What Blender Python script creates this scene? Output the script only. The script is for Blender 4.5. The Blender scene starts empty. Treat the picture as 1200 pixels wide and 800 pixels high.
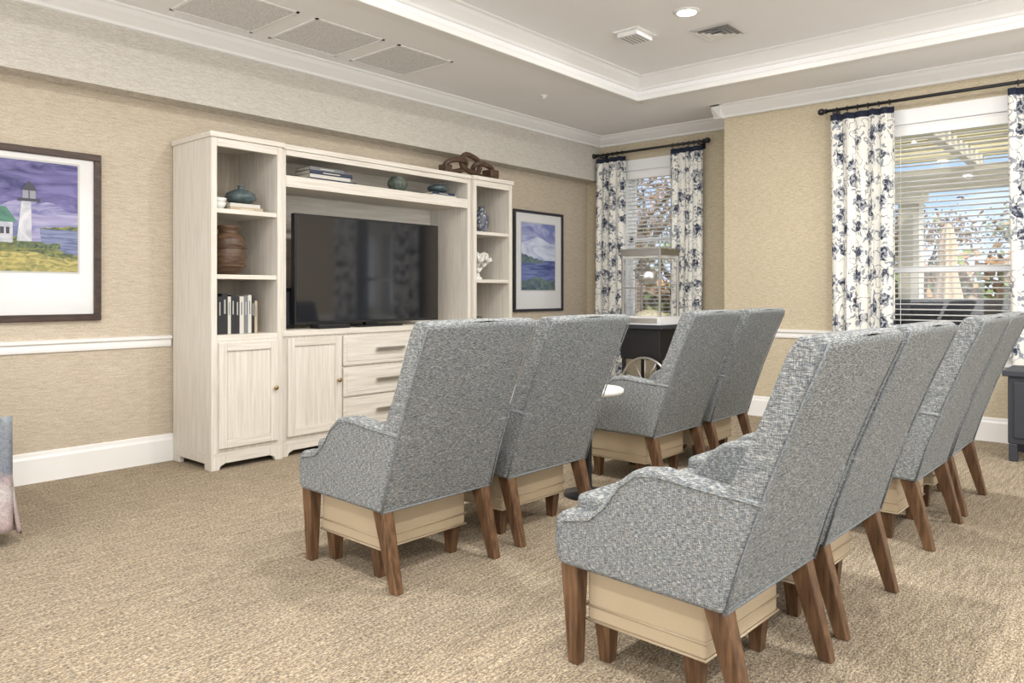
import bpy, math, random
from mathutils import Vector, Matrix
random.seed(7)
scene = bpy.context.scene
R = math.radians

# ------------------------------------------------------------ materials
def newmat(name):
    m = bpy.data.materials.new(name); m.use_nodes = True
    nt = m.node_tree; b = nt.nodes['Principled BSDF']
    return m, nt, b
def plain(name, col, rough=0.5, metal=0.0, spec=0.5, emit=None, es=0):
    m, nt, b = newmat(name)
    b.inputs['Base Color'].default_value = (*col, 1)
    b.inputs['Roughness'].default_value = rough
    b.inputs['Metallic'].default_value = metal
    b.inputs['Specular IOR Level'].default_value = spec
    if emit:
        b.inputs['Emission Color'].default_value = (*emit, 1)
        b.inputs['Emission Strength'].default_value = es
    return m
def mapping(nt, scale, coord='Object', rot=(0,0,0)):
    tc = nt.nodes.new('ShaderNodeTexCoord'); mp = nt.nodes.new('ShaderNodeMapping')
    mp.inputs['Scale'].default_value = scale; mp.inputs['Rotation'].default_value = rot
    nt.links.new(tc.outputs[coord], mp.inputs['Vector']); return mp.outputs['Vector']
def noise(nt, vec, scale=1, detail=2, rough=0.5, dist=0):
    n = nt.nodes.new('ShaderNodeTexNoise')
    n.inputs['Scale'].default_value = scale; n.inputs['Detail'].default_value = detail
    n.inputs['Roughness'].default_value = rough; n.inputs['Distortion'].default_value = dist
    nt.links.new(vec, n.inputs['Vector']); return n.outputs['Fac']
def ramp(nt, fac, stops, const=False):
    r = nt.nodes.new('ShaderNodeValToRGB'); e = r.color_ramp.elements
    if const: r.color_ramp.interpolation = 'CONSTANT'
    while len(e) < len(stops): e.new(0.5)
    for i, (p, c) in enumerate(stops):
        e[i].position = p; e[i].color = (*c, 1)
    nt.links.new(fac, r.inputs['Fac']); return r.outputs['Color']
def mix(nt, f, a, b, mode='MIX'):
    m = nt.nodes.new('ShaderNodeMix'); m.data_type = 'RGBA'; m.blend_type = mode
    for s, v in ((m.inputs[0], f), (m.inputs[6], a), (m.inputs[7], b)):
        if hasattr(v, 'node'): nt.links.new(v, s)
        elif isinstance(v, tuple): s.default_value = (*v, 1)
        else: s.default_value = v
    return m.outputs[2]
def math_(nt, op, a, b=0.0):
    m = nt.nodes.new('ShaderNodeMath'); m.operation = op
    for s, v in ((m.inputs[0], a), (m.inputs[1], b)):
        if hasattr(v, 'node'): nt.links.new(v, s)
        else: s.default_value = v
    return m.outputs[0]
def bump(nt, b, h, strength=0.3, dist=0.01):
    bp = nt.nodes.new('ShaderNodeBump'); bp.inputs['Strength'].default_value = strength
    bp.inputs['Distance'].default_value = dist
    nt.links.new(h, bp.inputs['Height']); nt.links.new(bp.outputs[0], b.inputs['Normal'])

def noise_mat(name, stops, scale, detail=3, rough=0.6, bs=0.0, bd=0.005, ndist=0, spec=0.4, metal=0):
    m, nt, b = newmat(name)
    f = noise(nt, mapping(nt, scale), 1, detail, 0.55, ndist)
    nt.links.new(ramp(nt, f, stops), b.inputs['Base Color'])
    b.inputs['Roughness'].default_value = rough; b.inputs['Specular IOR Level'].default_value = spec
    b.inputs['Metallic'].default_value = metal
    if bs: bump(nt, b, f, bs, bd)
    return m

def grasscloth(name, c1, c2, c3):
    m, nt, b = newmat(name)
    f1 = noise(nt, mapping(nt, (18, 18, 300)), 1, 3, 0.6)
    f2 = noise(nt, mapping(nt, (70, 70, 450)), 1, 2, 0.6)
    f3 = noise(nt, mapping(nt, (1.2, 1.2, 2)), 1, 2)
    f = math_(nt, 'ADD', math_(nt, 'MULTIPLY', f1, 0.5), math_(nt, 'MULTIPLY', f2, 0.5))
    c = ramp(nt, f, [(0.36, c1), (0.5, c2), (0.64, c3)])
    c = mix(nt, 0.2, c, ramp(nt, f3, [(0.35, (.85, .85, .85)), (0.65, (1, 1, 1))]), 'MULTIPLY')
    nt.links.new(c, b.inputs['Base Color'])
    b.inputs['Roughness'].default_value = 0.85; b.inputs['Specular IOR Level'].default_value = 0.2
    bump(nt, b, f, 0.15, 0.002)
    return m
M_wall = grasscloth('grasscloth_beige', (.385, .32, .24), (.515, .445, .35), (.64, .57, .465))
M_soffit = grasscloth('grasscloth_light', (.43, .40, .35), (.56, .53, .475), (.67, .645, .59))
M_wallr = grasscloth('grasscloth_warm', (.40, .335, .225), (.53, .46, .335), (.65, .58, .45))
M_white = plain('trim_white', (.83, .825, .81), 0.35)
M_ceil = noise_mat('ceiling_paint', [(0, (.86, .86, .865)), (1, (.91, .91, .915))], (3, 3, 3), rough=0.9, spec=0.1)
M_panel = noise_mat('perforated_panel', [(0.35, (.56, .56, .56)), (0.6, (.80, .80, .80))], (160, 160, 160), 1, 0.8)
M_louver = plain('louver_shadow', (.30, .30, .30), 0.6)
M_black = plain('black_metal', (.02, .02, .022), 0.4, 0.3)
M_dark = plain('charcoal', (.032, .035, .045), 0.5)
M_screen = plain('tv_glass', (.008, .009, .013), 0.06, 0, 0.8)
M_bezel = plain('tv_bezel', (.012, .012, .013), 0.3)
M_steel = plain('stainless_steel', (.72, .72, .73), 0.3, 1.0)
M_nickel = plain('brushed_nickel', (.5, .48, .45), 0.35, 1.0)
M_brass = plain('aged_brass', (.35, .25, .12), 0.35, 1.0)
M_vinyl = plain('vinyl_white', (.82, .83, .84), 0.4)
M_blind = plain('blind_white', (.87, .87, .86), 0.5)

def carpet():
    m, nt, b = newmat('carpet_loop')
    f1 = noise(nt, mapping(nt, (80, 170, 90)), 1, 3, 0.75)
    f2 = noise(nt, mapping(nt, (7, 60, 10)), 1, 3, 0.6)
    f3 = noise(nt, mapping(nt, (.6, .6, .6)), 1, 2)
    f = math_(nt, 'ADD', math_(nt, 'MULTIPLY', f1, 0.78), math_(nt, 'MULTIPLY', f2, 0.22))
    c = ramp(nt, f, [(0.36, (.075, .057, .040)), (0.45, (.225, .178, .122)), (0.53, (.39, .32, .228)), (0.64, (.66, .57, .43))])
    s = noise(nt, mapping(nt, (60, 110, 70)), 1, 2, .7)
    c = mix(nt, math_(nt, 'MULTIPLY', math_(nt, 'GREATER_THAN', s, 0.56), 0.5), c, (.14, .14, .15))
    c = mix(nt, 0.4, c, ramp(nt, f3, [(0.4, (.82, .82, .82)), (0.6, (1, .98, .94))]), 'MULTIPLY')
    nt.links.new(c, b.inputs['Base Color'])
    b.inputs['Roughness'].default_value = 0.95; b.inputs['Specular IOR Level'].default_value = 0.1
    bump(nt, b, f1, 0.6, 0.006)
    return m
M_carpet = carpet()

def tweed():
    m, nt, b = newmat('tweed_blue_grey')
    h = noise(nt, mapping(nt, (65, 65, 520)), 1, 2, 0.6)
    v = noise(nt, mapping(nt, (520, 520, 65)), 1, 2, 0.6)
    hc = ramp(nt, h, [(0.37, (.135, .148, .16)), (0.5, (.275, .29, .30)), (0.64, (.54, .545, .53))])
    vc = ramp(nt, v, [(0.36, (.42, .445, .465)), (0.5, (.66, .675, .685)), (0.64, (1.0, .995, .96))])
    c = mix(nt, 1.0, hc, vc, 'MULTIPLY')
    s = noise(nt, mapping(nt, (100, 100, 260)), 1, 2, 0.6)
    c = mix(nt, math_(nt, 'MULTIPLY', math_(nt, 'GREATER_THAN', s, 0.59), 0.45), c, (.255, .20, .135))
    s2 = noise(nt, mapping(nt, (260, 260, 100)), 1, 2, 0.6)
    c = mix(nt, math_(nt, 'MULTIPLY', math_(nt, 'GREATER_THAN', s2, 0.59), 0.4), c, (.09, .14, .18))
    nt.links.new(c, b.inputs['Base Color'])
    b.inputs['Roughness'].default_value = 0.9; b.inputs['Specular IOR Level'].default_value = 0.15
    bump(nt, b, math_(nt, 'ADD', h, v), 0.35, 0.002)
    return m
M_tweed = tweed()
M_pipe = noise_mat('tweed_piping', [(0.35, (.10, .115, .125)), (0.65, (.25, .265, .275))], (200, 200, 200), 2, 0.9)
M_leg = noise_mat('walnut_leg', [(0.3, (.05, .024, .012)), (0.5, (.11, .057, .028)), (0.7, (.18, .10, .05))], (60, 60, 6), 4, 0.42)
M_vinylbeige = noise_mat('beige_vinyl', [(0.3, (.46, .365, .245)), (0.7, (.51, .415, .29))], (3, 3, 3), 2, 0.36, spec=.5)
M_cab = noise_mat('whitewashed_oak', [(0.3, (.55, .51, .445)), (0.5, (.64, .60, .535)), (0.7, (.71, .68, .625))], (70, 70, 3), 5, 0.5, 0.08, 0.001)
M_cabh = noise_mat('whitewashed_oak_horizontal', [(0.3, (.55, .51, .445)), (0.5, (.64, .60, .535)), (0.7, (.71, .68, .625))], (3, 70, 70), 5, 0.5, 0.08, 0.001)
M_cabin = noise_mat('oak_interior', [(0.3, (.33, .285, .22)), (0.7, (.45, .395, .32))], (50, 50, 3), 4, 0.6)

def floral():
    m, nt, b = newmat('curtain_floral')
    tc = nt.nodes.new('ShaderNodeTexCoord')
    uv = tc.outputs['UV']
    nz = nt.nodes.new('ShaderNodeTexNoise'); nz.inputs['Scale'].default_value = 16; nz.inputs['Detail'].default_value = 4
    nt.links.new(uv, nz.inputs['Vector'])
    sub = nt.nodes.new('ShaderNodeVectorMath'); sub.operation = 'SUBTRACT'; sub.inputs[1].default_value = (.5, .5, .5)
    nt.links.new(nz.outputs['Color'], sub.inputs[0])
    sc = nt.nodes.new('ShaderNodeVectorMath'); sc.operation = 'SCALE'; sc.inputs['Scale'].default_value = 0.13
    nt.links.new(sub.outputs[0], sc.inputs[0])
    add = nt.nodes.new('ShaderNodeVectorMath'); add.operation = 'ADD'
    nt.links.new(uv, add.inputs[0]); nt.links.new(sc.outputs[0], add.inputs[1])
    vo = nt.nodes.new('ShaderNodeTexVoronoi'); vo.voronoi_dimensions = '2D'; vo.inputs['Scale'].default_value = 5.0; vo.inputs['Randomness'].default_value = 0.6
    nt.links.new(add.outputs[0], vo.inputs['Vector'])
    d = vo.outputs['Distance']
    flower = math_(nt, 'LESS_THAN', d, 0.24)
    vo2 = nt.nodes.new('ShaderNodeTexVoronoi'); vo2.voronoi_dimensions = '2D'; vo2.inputs['Scale'].default_value = 32
    nt.links.new(add.outputs[0], vo2.inputs['Vector'])
    petals = ramp(nt, vo2.outputs['Distance'], [(0.0, (.02, .025, .05)), (0.32, (.055, .065, .10)), (0.46, (.20, .22, .27)), (0.64, (.52, .52, .51))])
    cream = (.80, .79, .74)
    leafzone = math_(nt, 'LESS_THAN', d, 0.46)
    vo3 = nt.nodes.new('ShaderNodeTexVoronoi'); vo3.voronoi_dimensions = '2D'; vo3.inputs['Scale'].default_value = 22
    nt.links.new(add.outputs[0], vo3.inputs['Vector'])
    leaf = math_(nt, 'MULTIPLY', leafzone, math_(nt, 'LESS_THAN', vo3.outputs['Distance'], 0.34))
    n2 = noise(nt, uv, 6, 2)
    band = math_(nt, 'LESS_THAN', math_(nt, 'ABSOLUTE', math_(nt, 'SUBTRACT', n2, 0.5)), 0.008)
    c = mix(nt, band, cream, (.27, .28, .30))
    c = mix(nt, leaf, c, (.28, .30, .34))
    c = mix(nt, flower, c, petals)
    nt.links.new(c, b.inputs['Base Color'])
    b.inputs['Roughness'].default_value = 0.9; b.inputs['Specular IOR Level'].default_value = 0.15
    return m
M_floral = floral()
M_navy = plain('navy_band', (.012, .018, .04), 0.8)
M_glass = bpy.data.materials.new('window_glass'); M_glass.use_nodes = True
nt = M_glass.node_tree; nt.nodes.clear()
o = nt.nodes.new('ShaderNodeOutputMaterial'); mx = nt.nodes.new('ShaderNodeMixShader'); tr = nt.nodes.new('ShaderNodeBsdfTransparent'); gl = nt.nodes.new('ShaderNodeBsdfGlossy')
gl.inputs['Roughness'].default_value = 0.02; mx.inputs[0].default_value = 0.05
nt.links.new(tr.outputs[0], mx.inputs[1]); nt.links.new(gl.outputs[0], mx.inputs[2]); nt.links.new(mx.outputs[0], o.inputs[0])

# ------------------------------------------------------------ mesh builder
class MB:
    def __init__(s): s.v = []; s.f = []; s.mi = []; s.mats = []; s.sm = []
    def m(s, mat):
        if mat not in s.mats: s.mats.append(mat)
        return s.mats.index(mat)
    def add(s, vs, fs, mat, smooth=False):
        k = len(s.v); s.v += [tuple(v) for v in vs]
        i = s.m(mat)
        for f in fs: s.f.append([a + k for a in f]); s.mi.append(i); s.sm.append(smooth)
        return s
    def box(s, x0, x1, y0, y1, z0, z1, mat, M=None):
        vs = [Vector((x, y, z)) for z in (z0, z1) for y in (y0, y1) for x in (x0, x1)]
        if M: vs = [M @ v for v in vs]
        return s.add(vs, [(0,2,3,1), (4,5,7,6), (0,1,5,4), (2,6,7,3), (0,4,6,2), (1,3,7,5)], mat)
    def hexa(s, bot, top, mat):
        return s.add(bot + top, [(3,2,1,0), (4,5,6,7), (0,1,5,4), (1,2,6,5), (2,3,7,6), (3,0,4,7)], mat)
    def prism(s, pts, a, b, fn, mat, smooth=False):
        n = len(pts)
        vs = [fn(p, a) for p in pts] + [fn(p, b) for p in pts]
        fs = [list(range(n))[::-1], list(range(n, 2*n))] + [(i, (i+1) % n, n + (i+1) % n, n + i) for i in range(n)]
        return s.add(vs, fs, mat, smooth)
    def lathe(s, prof, c, mat, seg=24, M=None, smooth=True):
        vs = []; n = len(prof)
        for k in range(seg):
            a = 2*math.pi*k/seg
            for r, z in prof:
                v = Vector((r*math.cos(a), r*math.sin(a), z))
                if M: v = M @ v
                vs.append(v + Vector(c))
        fs = []
        for k in range(seg):
            k2 = (k+1) % seg
            for i in range(n-1):
                fs.append((k*n+i, k2*n+i, k2*n+i+1, k*n+i+1))
        s.add(vs, fs, mat, smooth)
        s.add([vs[k*n] for k in range(seg)], [list(range(seg))[::-1]], mat)
        s.add([vs[k*n+n-1] for k in range(seg)], [list(range(seg))], mat)
        return s
    def tube(s, pts, rad, mat, seg=8, closed=False):
        pts = [Vector(p) for p in pts]; n = len(pts)
        rads = rad if isinstance(rad, list) else [rad]*n
        vs = []; up = None
        for i, p in enumerate(pts):
            if closed: t = pts[(i+1) % n] - pts[i-1]
            else: t = pts[min(i+1, n-1)] - pts[max(i-1, 0)]
            t.normalize()
            if up is None:
                up = Vector((0, 0, 1)) if abs(t.z) < 0.9 else Vector((1, 0, 0))
            a = t.cross(up)
            if a.length < 1e-4: a = t.cross(Vector((0.3, 1, 0.1)))
            a.normalize(); b = a.cross(t).normalized(); up = b
            for k in range(seg):
                an = 2*math.pi*k/seg
                vs.append(p + rads[i]*(a*math.cos(an) + b*math.sin(an)))
        fs = []
        for i in range(n if closed else n-1):
            j = (i+1) % n
            for k in range(seg):
                k2 = (k+1) % seg
                fs.append((i*seg+k, i*seg+k2, j*seg+k2, j*seg+k))
        if not closed:
            fs.append(list(range(seg))[::-1]); fs.append([(n-1)*seg + k for k in range(seg)])
        return s.add(vs, fs, mat, True)
    def mesh(s, name):
        me = bpy.data.meshes.new(name); me.from_pydata(s.v, [], s.f)
        for m in s.mats: me.materials.append(m)
        me.polygons.foreach_set('material_index', s.mi)
        me.polygons.foreach_set('use_smooth', s.sm)
        me.update(); return me
    def obj(s, name, loc=(0,0,0), bevel=0, seg=2, parent=None, smooth=False, rotz=0):
        me = s.mesh(name)
        return place(me, name, loc, bevel, seg, parent, smooth, rotz)
def place(me, name, loc=(0,0,0), bevel=0, seg=2, parent=None, smooth=False, rotz=0):
    ob = bpy.data.objects.new(name, me); scene.collection.objects.link(ob)
    ob.location = loc; ob.rotation_euler[2] = rotz
    if smooth:
        for p in me.polygons: p.use_smooth = True
    if bevel:
        b = ob.modifiers.new('bevel', 'BEVEL'); b.width = bevel; b.segments = seg; b.limit_method = 'ANGLE'; b.angle_limit = R(30)
        b.use_clamp_overlap = True
        if smooth: b.harden_normals = True
    if parent: ob.parent = parent
    return ob
def empty(name, loc=(0,0,0), rotz=0):
    e = bpy.data.objects.new(name, None); scene.collection.objects.link(e); e.location = loc; e.rotation_euler[2] = rotz; e.empty_display_size = 0.1
    return e

# ------------------------------------------------------------ room
XA, XR, YT, YJ = 7.35, 6.88, 5.2, 3.25
X0, Y0 = -3.0, -3.0
ZC, ZT = 2.95, 3.15
TX, TY = 6.14, 3.77
b = MB(); b.box(X0-.2, XA+.25, Y0-.2, YT+.2, -.1, 0, M_carpet); b.obj('floor')
b = MB(); b.box(X0-.2, XA+.25, YT, YT+.2, 0, 3.35, M_wall); b.obj('wall_north')
b = MB(); b.box(X0, XA, 5.02, YT, 2.44, ZC, M_soffit); b.obj('soffit_wall_beam')
LW = (3.95, 4.68, .78, 2.52); RW = (.72, 1.84, .70, 2.54)
def wall_with_hole(name, x0, x1, y0, y1, w, mat):
    b = MB(); a0, a1, z0, z1 = w
    b.box(x0, x1, y0, a0, 0, 3.35, mat); b.box(x0, x1, a1, y1, 0, 3.35, mat)
    b.box(x0, x1, a0, a1, 0, z0, mat); b.box(x0, x1, a0, a1, z1, 3.35, mat)
    b.obj(name)
wall_with_hole('wall_east_alcove', XA, XA+.2, YJ-.25, YT, LW, M_wallr)
wall_with_hole('wall_east', XR, XR+.2, Y0, YJ-.2, RW, M_wallr)
b = MB(); b.box(XR, XA, YJ-.2, YJ, 0, 3.35, M_wallr); b.obj('wall_alcove_return')
b = MB()
b.box(X0-.2, XR+.2, Y0-.2, Y0, 0, .3, M_wall); b.box(X0-.2, XR+.2, Y0-.2, Y0, 2.8, 3.35, M_wall)
for x in (-3.2, .1, 3.4, 6.6): b.box(x, x+.3, Y0-.2, Y0, .3, 2.8, M_wall)  # unseen wall, openings made wide to let in fill light
b.obj('wall_south')
b = MB()
b.box(X0-.2, X0, Y0, YT, 0, .3, M_wall); b.box(X0-.2, X0, Y0, YT, 2.8, 3.35, M_wall)
for y in (-3.0, -.2, 2.4, 4.9): b.box(X0-.2, X0, y, y+.3, .3, 2.8, M_wall)  # wide openings on this unseen side too, added for fill from outside
b.obj('wall_west')
b = MB()
b.box(X0, XA, TY, YT, ZC, 3.35, M_ceil); b.box(TX, XA, Y0, TY, ZC, 3.35, M_ceil)
b.box(X0, X0+.8, Y0, TY, ZC, 3.35, M_ceil); b.box(X0+.8, TX, Y0, Y0+.8, ZC, 3.35, M_ceil)
b.box(X0+.8, TX, Y0+.8, TY, ZT, 3.35, M_ceil)
b.obj('ceiling')

def moulding(name, prof, p0, p1, out, mat=M_white):
    o = Vector((out[0], out[1], 0)); d0 = Vector((p0[0], p0[1], 0)); d1 = Vector((p1[0], p1[1], 0))
    b = MB(); b.prism(prof, d0, d1, lambda p, a: a + o*p[0] + Vector((0, 0, p[1])), mat); return b.obj(name)
crown = [(0, ZC), (.10, ZC), (.10, ZC-.012), (.085, ZC-.02), (.07, ZC-.045), (.04, ZC-.075), (.018, ZC-.095), (.018, ZC-.115), (0, ZC-.12)]
crown_t = [(0, ZT), (.10, ZT), (.10, ZT-.012), (.08, ZT-.02), (.065, ZT-.045), (.035, ZT-.075), (.014, ZT-.095), (.014, ZT-.115), (0, ZT-.12)]
lip = [(-.09, ZC+.002), (-.09, ZC-.006), (-.08, ZC-.014), (.02, ZC-.014), (.024, ZC-.008), (.024, ZC+.028), (.014, ZC+.038), (.001, ZC+.04), (.001, ZC+.002)]
base = [(0, 0), (.018, 0), (.018, .145), (.012, .16), (.010, .18), (0, .185)]
rail = [(0, .785), (.012, .785), (.016, .80), (.016, .83), (.032, .84), (.034, .858), (0, .862)]
moulding('trim_1', crown, (X0, 5.02), (XA, 5.02), (0, -1))
moulding('trim_2', crown, (XA, YJ), (XA, 5.02), (-1, 0))
moulding('trim_3', crown, (XR, Y0), (XR, YJ+.10), (-1, 0))
moulding('trim_4', crown, (XR-.10, YJ), (XA, YJ), (0, 1))
moulding('trim_5', crown_t, (X0+.8, TY), (TX, TY), (0, -1))
moulding('trim_6', crown_t, (TX, Y0+.8), (TX, TY), (-1, 0))
moulding('trim_7', lip, (X0+.8, TY), (TX+.09, TY), (0, -1))
moulding('trim_8', lip, (TX, Y0+.8), (TX, TY-.003), (-1, 0))
moulding('baseboard_north', base, (X0, YT), (XA, YT), (0, -1))
moulding('baseboard_east_alcove', base, (XA, YJ), (XA, YT), (-1, 0))
moulding('baseboard_east', base, (XR, Y0), (XR, YJ), (-1, 0))
moulding('trim_11', rail, (X0, YT), (2.41, YT), (0, -1))
moulding('trim_12', rail, (5.38, YT), (XA, YT), (0, -1))
moulding('trim_13', rail, (XA, YJ), (XA, LW[0]-.1), (-1, 0))
moulding('trim_14', rail, (XA, LW[1]+.1), (XA, YT), (-1, 0))
rail2 = [(o, z-.045) for o, z in rail]
moulding('trim_15', rail2, (XR, RW[1]+.1), (XR, YJ), (-1, 0))
moulding('trim_16', rail2, (XR, Y0), (XR, RW[0]-.1), (-1, 0))

# ------------------------------------------------------------ windows
def window(name, x, w, meet):
    y0, y1, z0, z1 = w
    e = empty(name, (x, (y0+y1)/2, 0)); oy = (y0+y1)/2; y0 -= oy; y1 -= oy; x = 0
    b = MB(); c = .09
    b.box(x-.02, x, y0-c, y0, z0-.02, z1+.11, M_vinyl); b.box(x-.02, x, y1, y1+c, z0-.02, z1+.11, M_vinyl)
    b.box(x-.025, x, y0-c-.01, y1+c+.01, z1, z1+.12, M_vinyl)
    b.box(x-.06, x+.02, y0-c-.03, y1+c+.03, z0-.035, z0, M_vinyl)
    b.box(x-.015, x, y0-c, y1+c, z0-.12, z0-.035, M_vinyl)
    b.box(x, x+.2, y0, y0+.02, z0, z1, M_vinyl); b.box(x, x+.2, y1-.02, y1, z0, z1, M_vinyl)
    b.box(x, x+.2, y0, y1, z0, z0+.02, M_vinyl); b.box(x, x+.2, y0, y1, z1-.02, z1, M_vinyl)
    for (a0, a1, xo) in ((z0+.02, meet+.02, .09), (meet-.02, z1-.02, .13)):
        t = .045
        b.box(x+xo, x+xo+.035, y0+.02, y0+.02+t, a0, a1, M_vinyl); b.box(x+xo, x+xo+.035, y1-.02-t, y1-.02, a0, a1, M_vinyl)
        b.box(x+xo, x+xo+.035, y0+.02, y1-.02, a0, a0+t, M_vinyl); b.box(x+xo, x+xo+.035, y0+.02, y1-.02, a1-t, a1, M_vinyl)
    b.box(x+.105, x+.108, y0+.06, y1-.06, z0+.06, meet, M_glass)
    b.box(x+.145, x+.148, y0+.06, y1-.06, meet, z1-.06, M_glass)
    b.obj('sash_and_casing', bevel=.003, parent=e)
    return e
def blind(e, w, zbot, tilt):
    y0, y1, z0, z1 = w; oy = (y0+y1)/2; y0 += .025-oy; y1 -= .025+oy
    b = MB(); xc = .045
    b.box(xc-.04, xc+.03, y0, y1, z1-.09, z1-.02, M_blind)
    z = z1-.12
    while z > zbot+.03:
        M = Matrix.Translation((xc, 0, z)) @ Matrix.Rotation(R(tilt), 4, 'Y')
        b.box(-.024, .024, y0, y1, -.0014, .0014, M_blind, M); z -= .044
    b.box(xc-.025, xc+.025, y0, y1, zbot, zbot+.02, M_blind)
    for yy in (y0+.12, y1-.12):
        b.box(xc-.026, xc-.025, yy-.002, yy+.002, zbot, z1-.05, M_blind)
    b.obj('blinds', parent=e)
e1 = window('window_1', XA, LW, 1.75); e2 = window('window_2', XR, RW, 1.34)
blind(e1, LW, .85, 9); blind(e2, RW, .80, 9)

def curtain(name, x, y0, y1, z0, z1, folds, amp, seed):
    nu, nv = folds*14, 50
    vs = []; uvs = []
    for j in range(nv+1):
        t = j/nv; z = z0 + (z1-z0)*t; u = 0; prev = None
        for i in range(nu+1):
            s = i/nu; k = s*folds
            a = amp*(0.75+.35*math.sin(3*k+seed)) * (1.0 - .25*t)
            xx = x + a*math.sin(2*math.pi*k + .5*math.sin(2.2*t+seed+k))
            yy = y0 + (y1-y0)*s + .012*math.sin(4*math.pi*k+1.3*t) + .01*math.sin(3*t+seed)
            p = Vector((xx, yy, 0))
            if prev is not None: u += (p-prev).length
            prev = p; vs.append((xx, yy, z)); uvs.append((u+seed*.37, z+seed*.13))
    fs = []; mi = []
    for j in range(nv):
        for i in range(nu):
            a = j*(nu+1)+i; fs.append((a, a+1, a+nu+2, a+nu+1)); mi.append(1 if j == nv-1 else 0)
    me = bpy.data.meshes.new(name); me.from_pydata(vs, [], fs)
    me.materials.append(M_floral); me.materials.append(M_navy)
    me.polygons.foreach_set('material_index', mi); me.polygons.foreach_set('use_smooth', [True]*len(fs))
    uvl = me.uv_layers.new(name='UVMap')
    for l in me.loops: uvl.data[l.index].uv = uvs[l.vertex_index]
    ob = bpy.data.objects.new(name, me); scene.collection.objects.link(ob)
    sm = ob.modifiers.new('solid', 'SOLIDIFY'); sm.thickness = .003
    return ob
curtain('curtain_panel', XA-.12, 4.60, 4.98, .03, 2.68, 4, .045, 1)
curtain('curtain_panel', XA-.12, 3.66, 4.03, .03, 2.68, 4, .045, 2)
curtain('curtain_panel', XR-.13, 1.70, 2.20, .03, 2.68, 5, .05, 3)
curtain('curtain_panel', XR-.13, .36, .90, .03, 2.68, 5, .05, 4)
def rod(name, x, y0, y1, z, wallx, panels):
    b = MB(); MY = Matrix.Rotation(R(90), 4, 'X')
    b.tube([(x, y0, z), (x, y1, z)], .014, M_black, 12)
    for y, s in ((y0, 1), (y1, -1)):
        ball = [(.001, -.03), (.018, -.026), (.028, -.012), (.03, 0), (.028, .012), (.018, .026), (.001, .03)]
        b.lathe(ball, (x, y, z), M_black, 16, MY)
        b.lathe([(.022, -.006), (.022, .006)], (x, y+s*.04, z), M_black, 16, MY)
        yy = y+s*.10
        b.box(x-.006, wallx, yy-.008, yy+.008, z-.03, z-.016, M_black); b.box(wallx-.008, wallx, yy-.02, yy+.02, z-.06, z+.02, M_black)
    for (a, c) in panels:
        n = 6
        for i in range(n):
            yy = a+(c-a)*(i+.5)/n
            pts = [(x+.022*math.cos(t), yy, z-.003+.022*math.sin(t)) for t in [2*math.pi*k/14 for k in range(14)]]
            b.tube(pts, .0035, M_black, 6, True)
    b.obj(name)
rod('curtain_rod', XA-.12, 3.60, 5.02, 2.72, XA, [(4.60, 4.98), (3.66, 4.03)])
rod('curtain_rod', XR-.13, .28, 2.29, 2.72, XR, [(1.70, 2.20), (.36, .90)])

# ------------------------------------------------------------ ceiling fixtures
for i, (x0, x1) in enumerate(((2.22, 2.79), (2.92, 3.49), (3.62, 4.17))):
    b = MB(); y0, y1 = 4.22, 4.80
    b.box(x0, x1, y0, y0+.02, ZC-.006, ZC, M_white); b.box(x0, x1, y1-.02, y1, ZC-.006, ZC, M_white)
    b.box(x0, x0+.02, y0, y1, ZC-.006, ZC, M_white); b.box(x1-.02, x1, y0, y1, ZC-.006, ZC, M_white)
    b.box(x0+.02, x1-.02, y0+.02, y1-.02, ZC-.003, ZC, M_panel)
    b.obj('ceiling_speaker_panel')
M_bulb = plain('led_disc', (1, 1, 1), .5, emit=(1, .95, .88), es=6)
for x in (4.9, 3.0, 1.1, -.8):  # first fitting is known; the rest are unseen, added as fill light
    for y in (2.6, .9, -.8):
        b = MB()
        b.lathe([(.068, -.001), (.095, 0), (.095, -.006), (.068, -.010)], (0, 0, 0), M_white, 32)
        seg = 32; b.add([(.068*math.cos(2*math.pi*k/seg), .068*math.sin(2*math.pi*k/seg), -.0105) for k in range(seg)], [list(range(seg))], M_bulb)
        b.obj('recessed_light_and_fill', (x, y, ZT))
        L = bpy.data.lights.new('downlight_and_fill', 'AREA'); L.shape = 'DISK'; L.size = .135; L.energy = 27; L.color = (1, .97, .93); L.spread = R(180)
        o = bpy.data.objects.new('downlight_and_fill', L); scene.collection.objects.link(o); o.location = (x, y, ZT-.014)
def vent(name, cx, cy, s, z):
    b = MB(); h = s/2
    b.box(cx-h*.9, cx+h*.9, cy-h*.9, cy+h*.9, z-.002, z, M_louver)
    for k in range(5):
        o = h*(1-.19*k); w = .030 if k == 0 else .020; zz = z-.006-.004*k
        o2 = o-w
        def P(o, z): return [(cx-o, cy-o, z), (cx+o, cy-o, z), (cx+o, cy+o, z), (cx-o, cy+o, z)]
        vs = P(o, zz) + P(o2, zz+.001 if k == 0 else zz+.012)
        b.add(vs, [(i, (i+1) % 4, 4+(i+1) % 4, 4+i) for i in range(4)], M_white)
    b.box(cx-h*.18, cx+h*.18, cy-h*.18, cy+h*.18, z-.026, z-.02, M_white)
    o = b.obj(name)
vent('ceiling_air_vent', 5.45, 2.62, .34, ZT)
b = MB()
b.box(-.14, .14, -.11, .11, -.012, 0, M_white); b.box(-.115, .115, -.085, .085, -.045, -.012, M_white)
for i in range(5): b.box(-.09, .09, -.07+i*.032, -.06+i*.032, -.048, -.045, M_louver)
b.obj('ceiling_sensor', (5.05, 3.12, ZT), bevel=.006)
b = MB(); b.lathe([(.035, 0), (.035, -.008), (.02, -.012), (.01, -.03), (.018, -.034)], (0, 0, 0), M_white); b.obj('fire_sprinkler', (5.43, 4.32, ZC))

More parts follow.
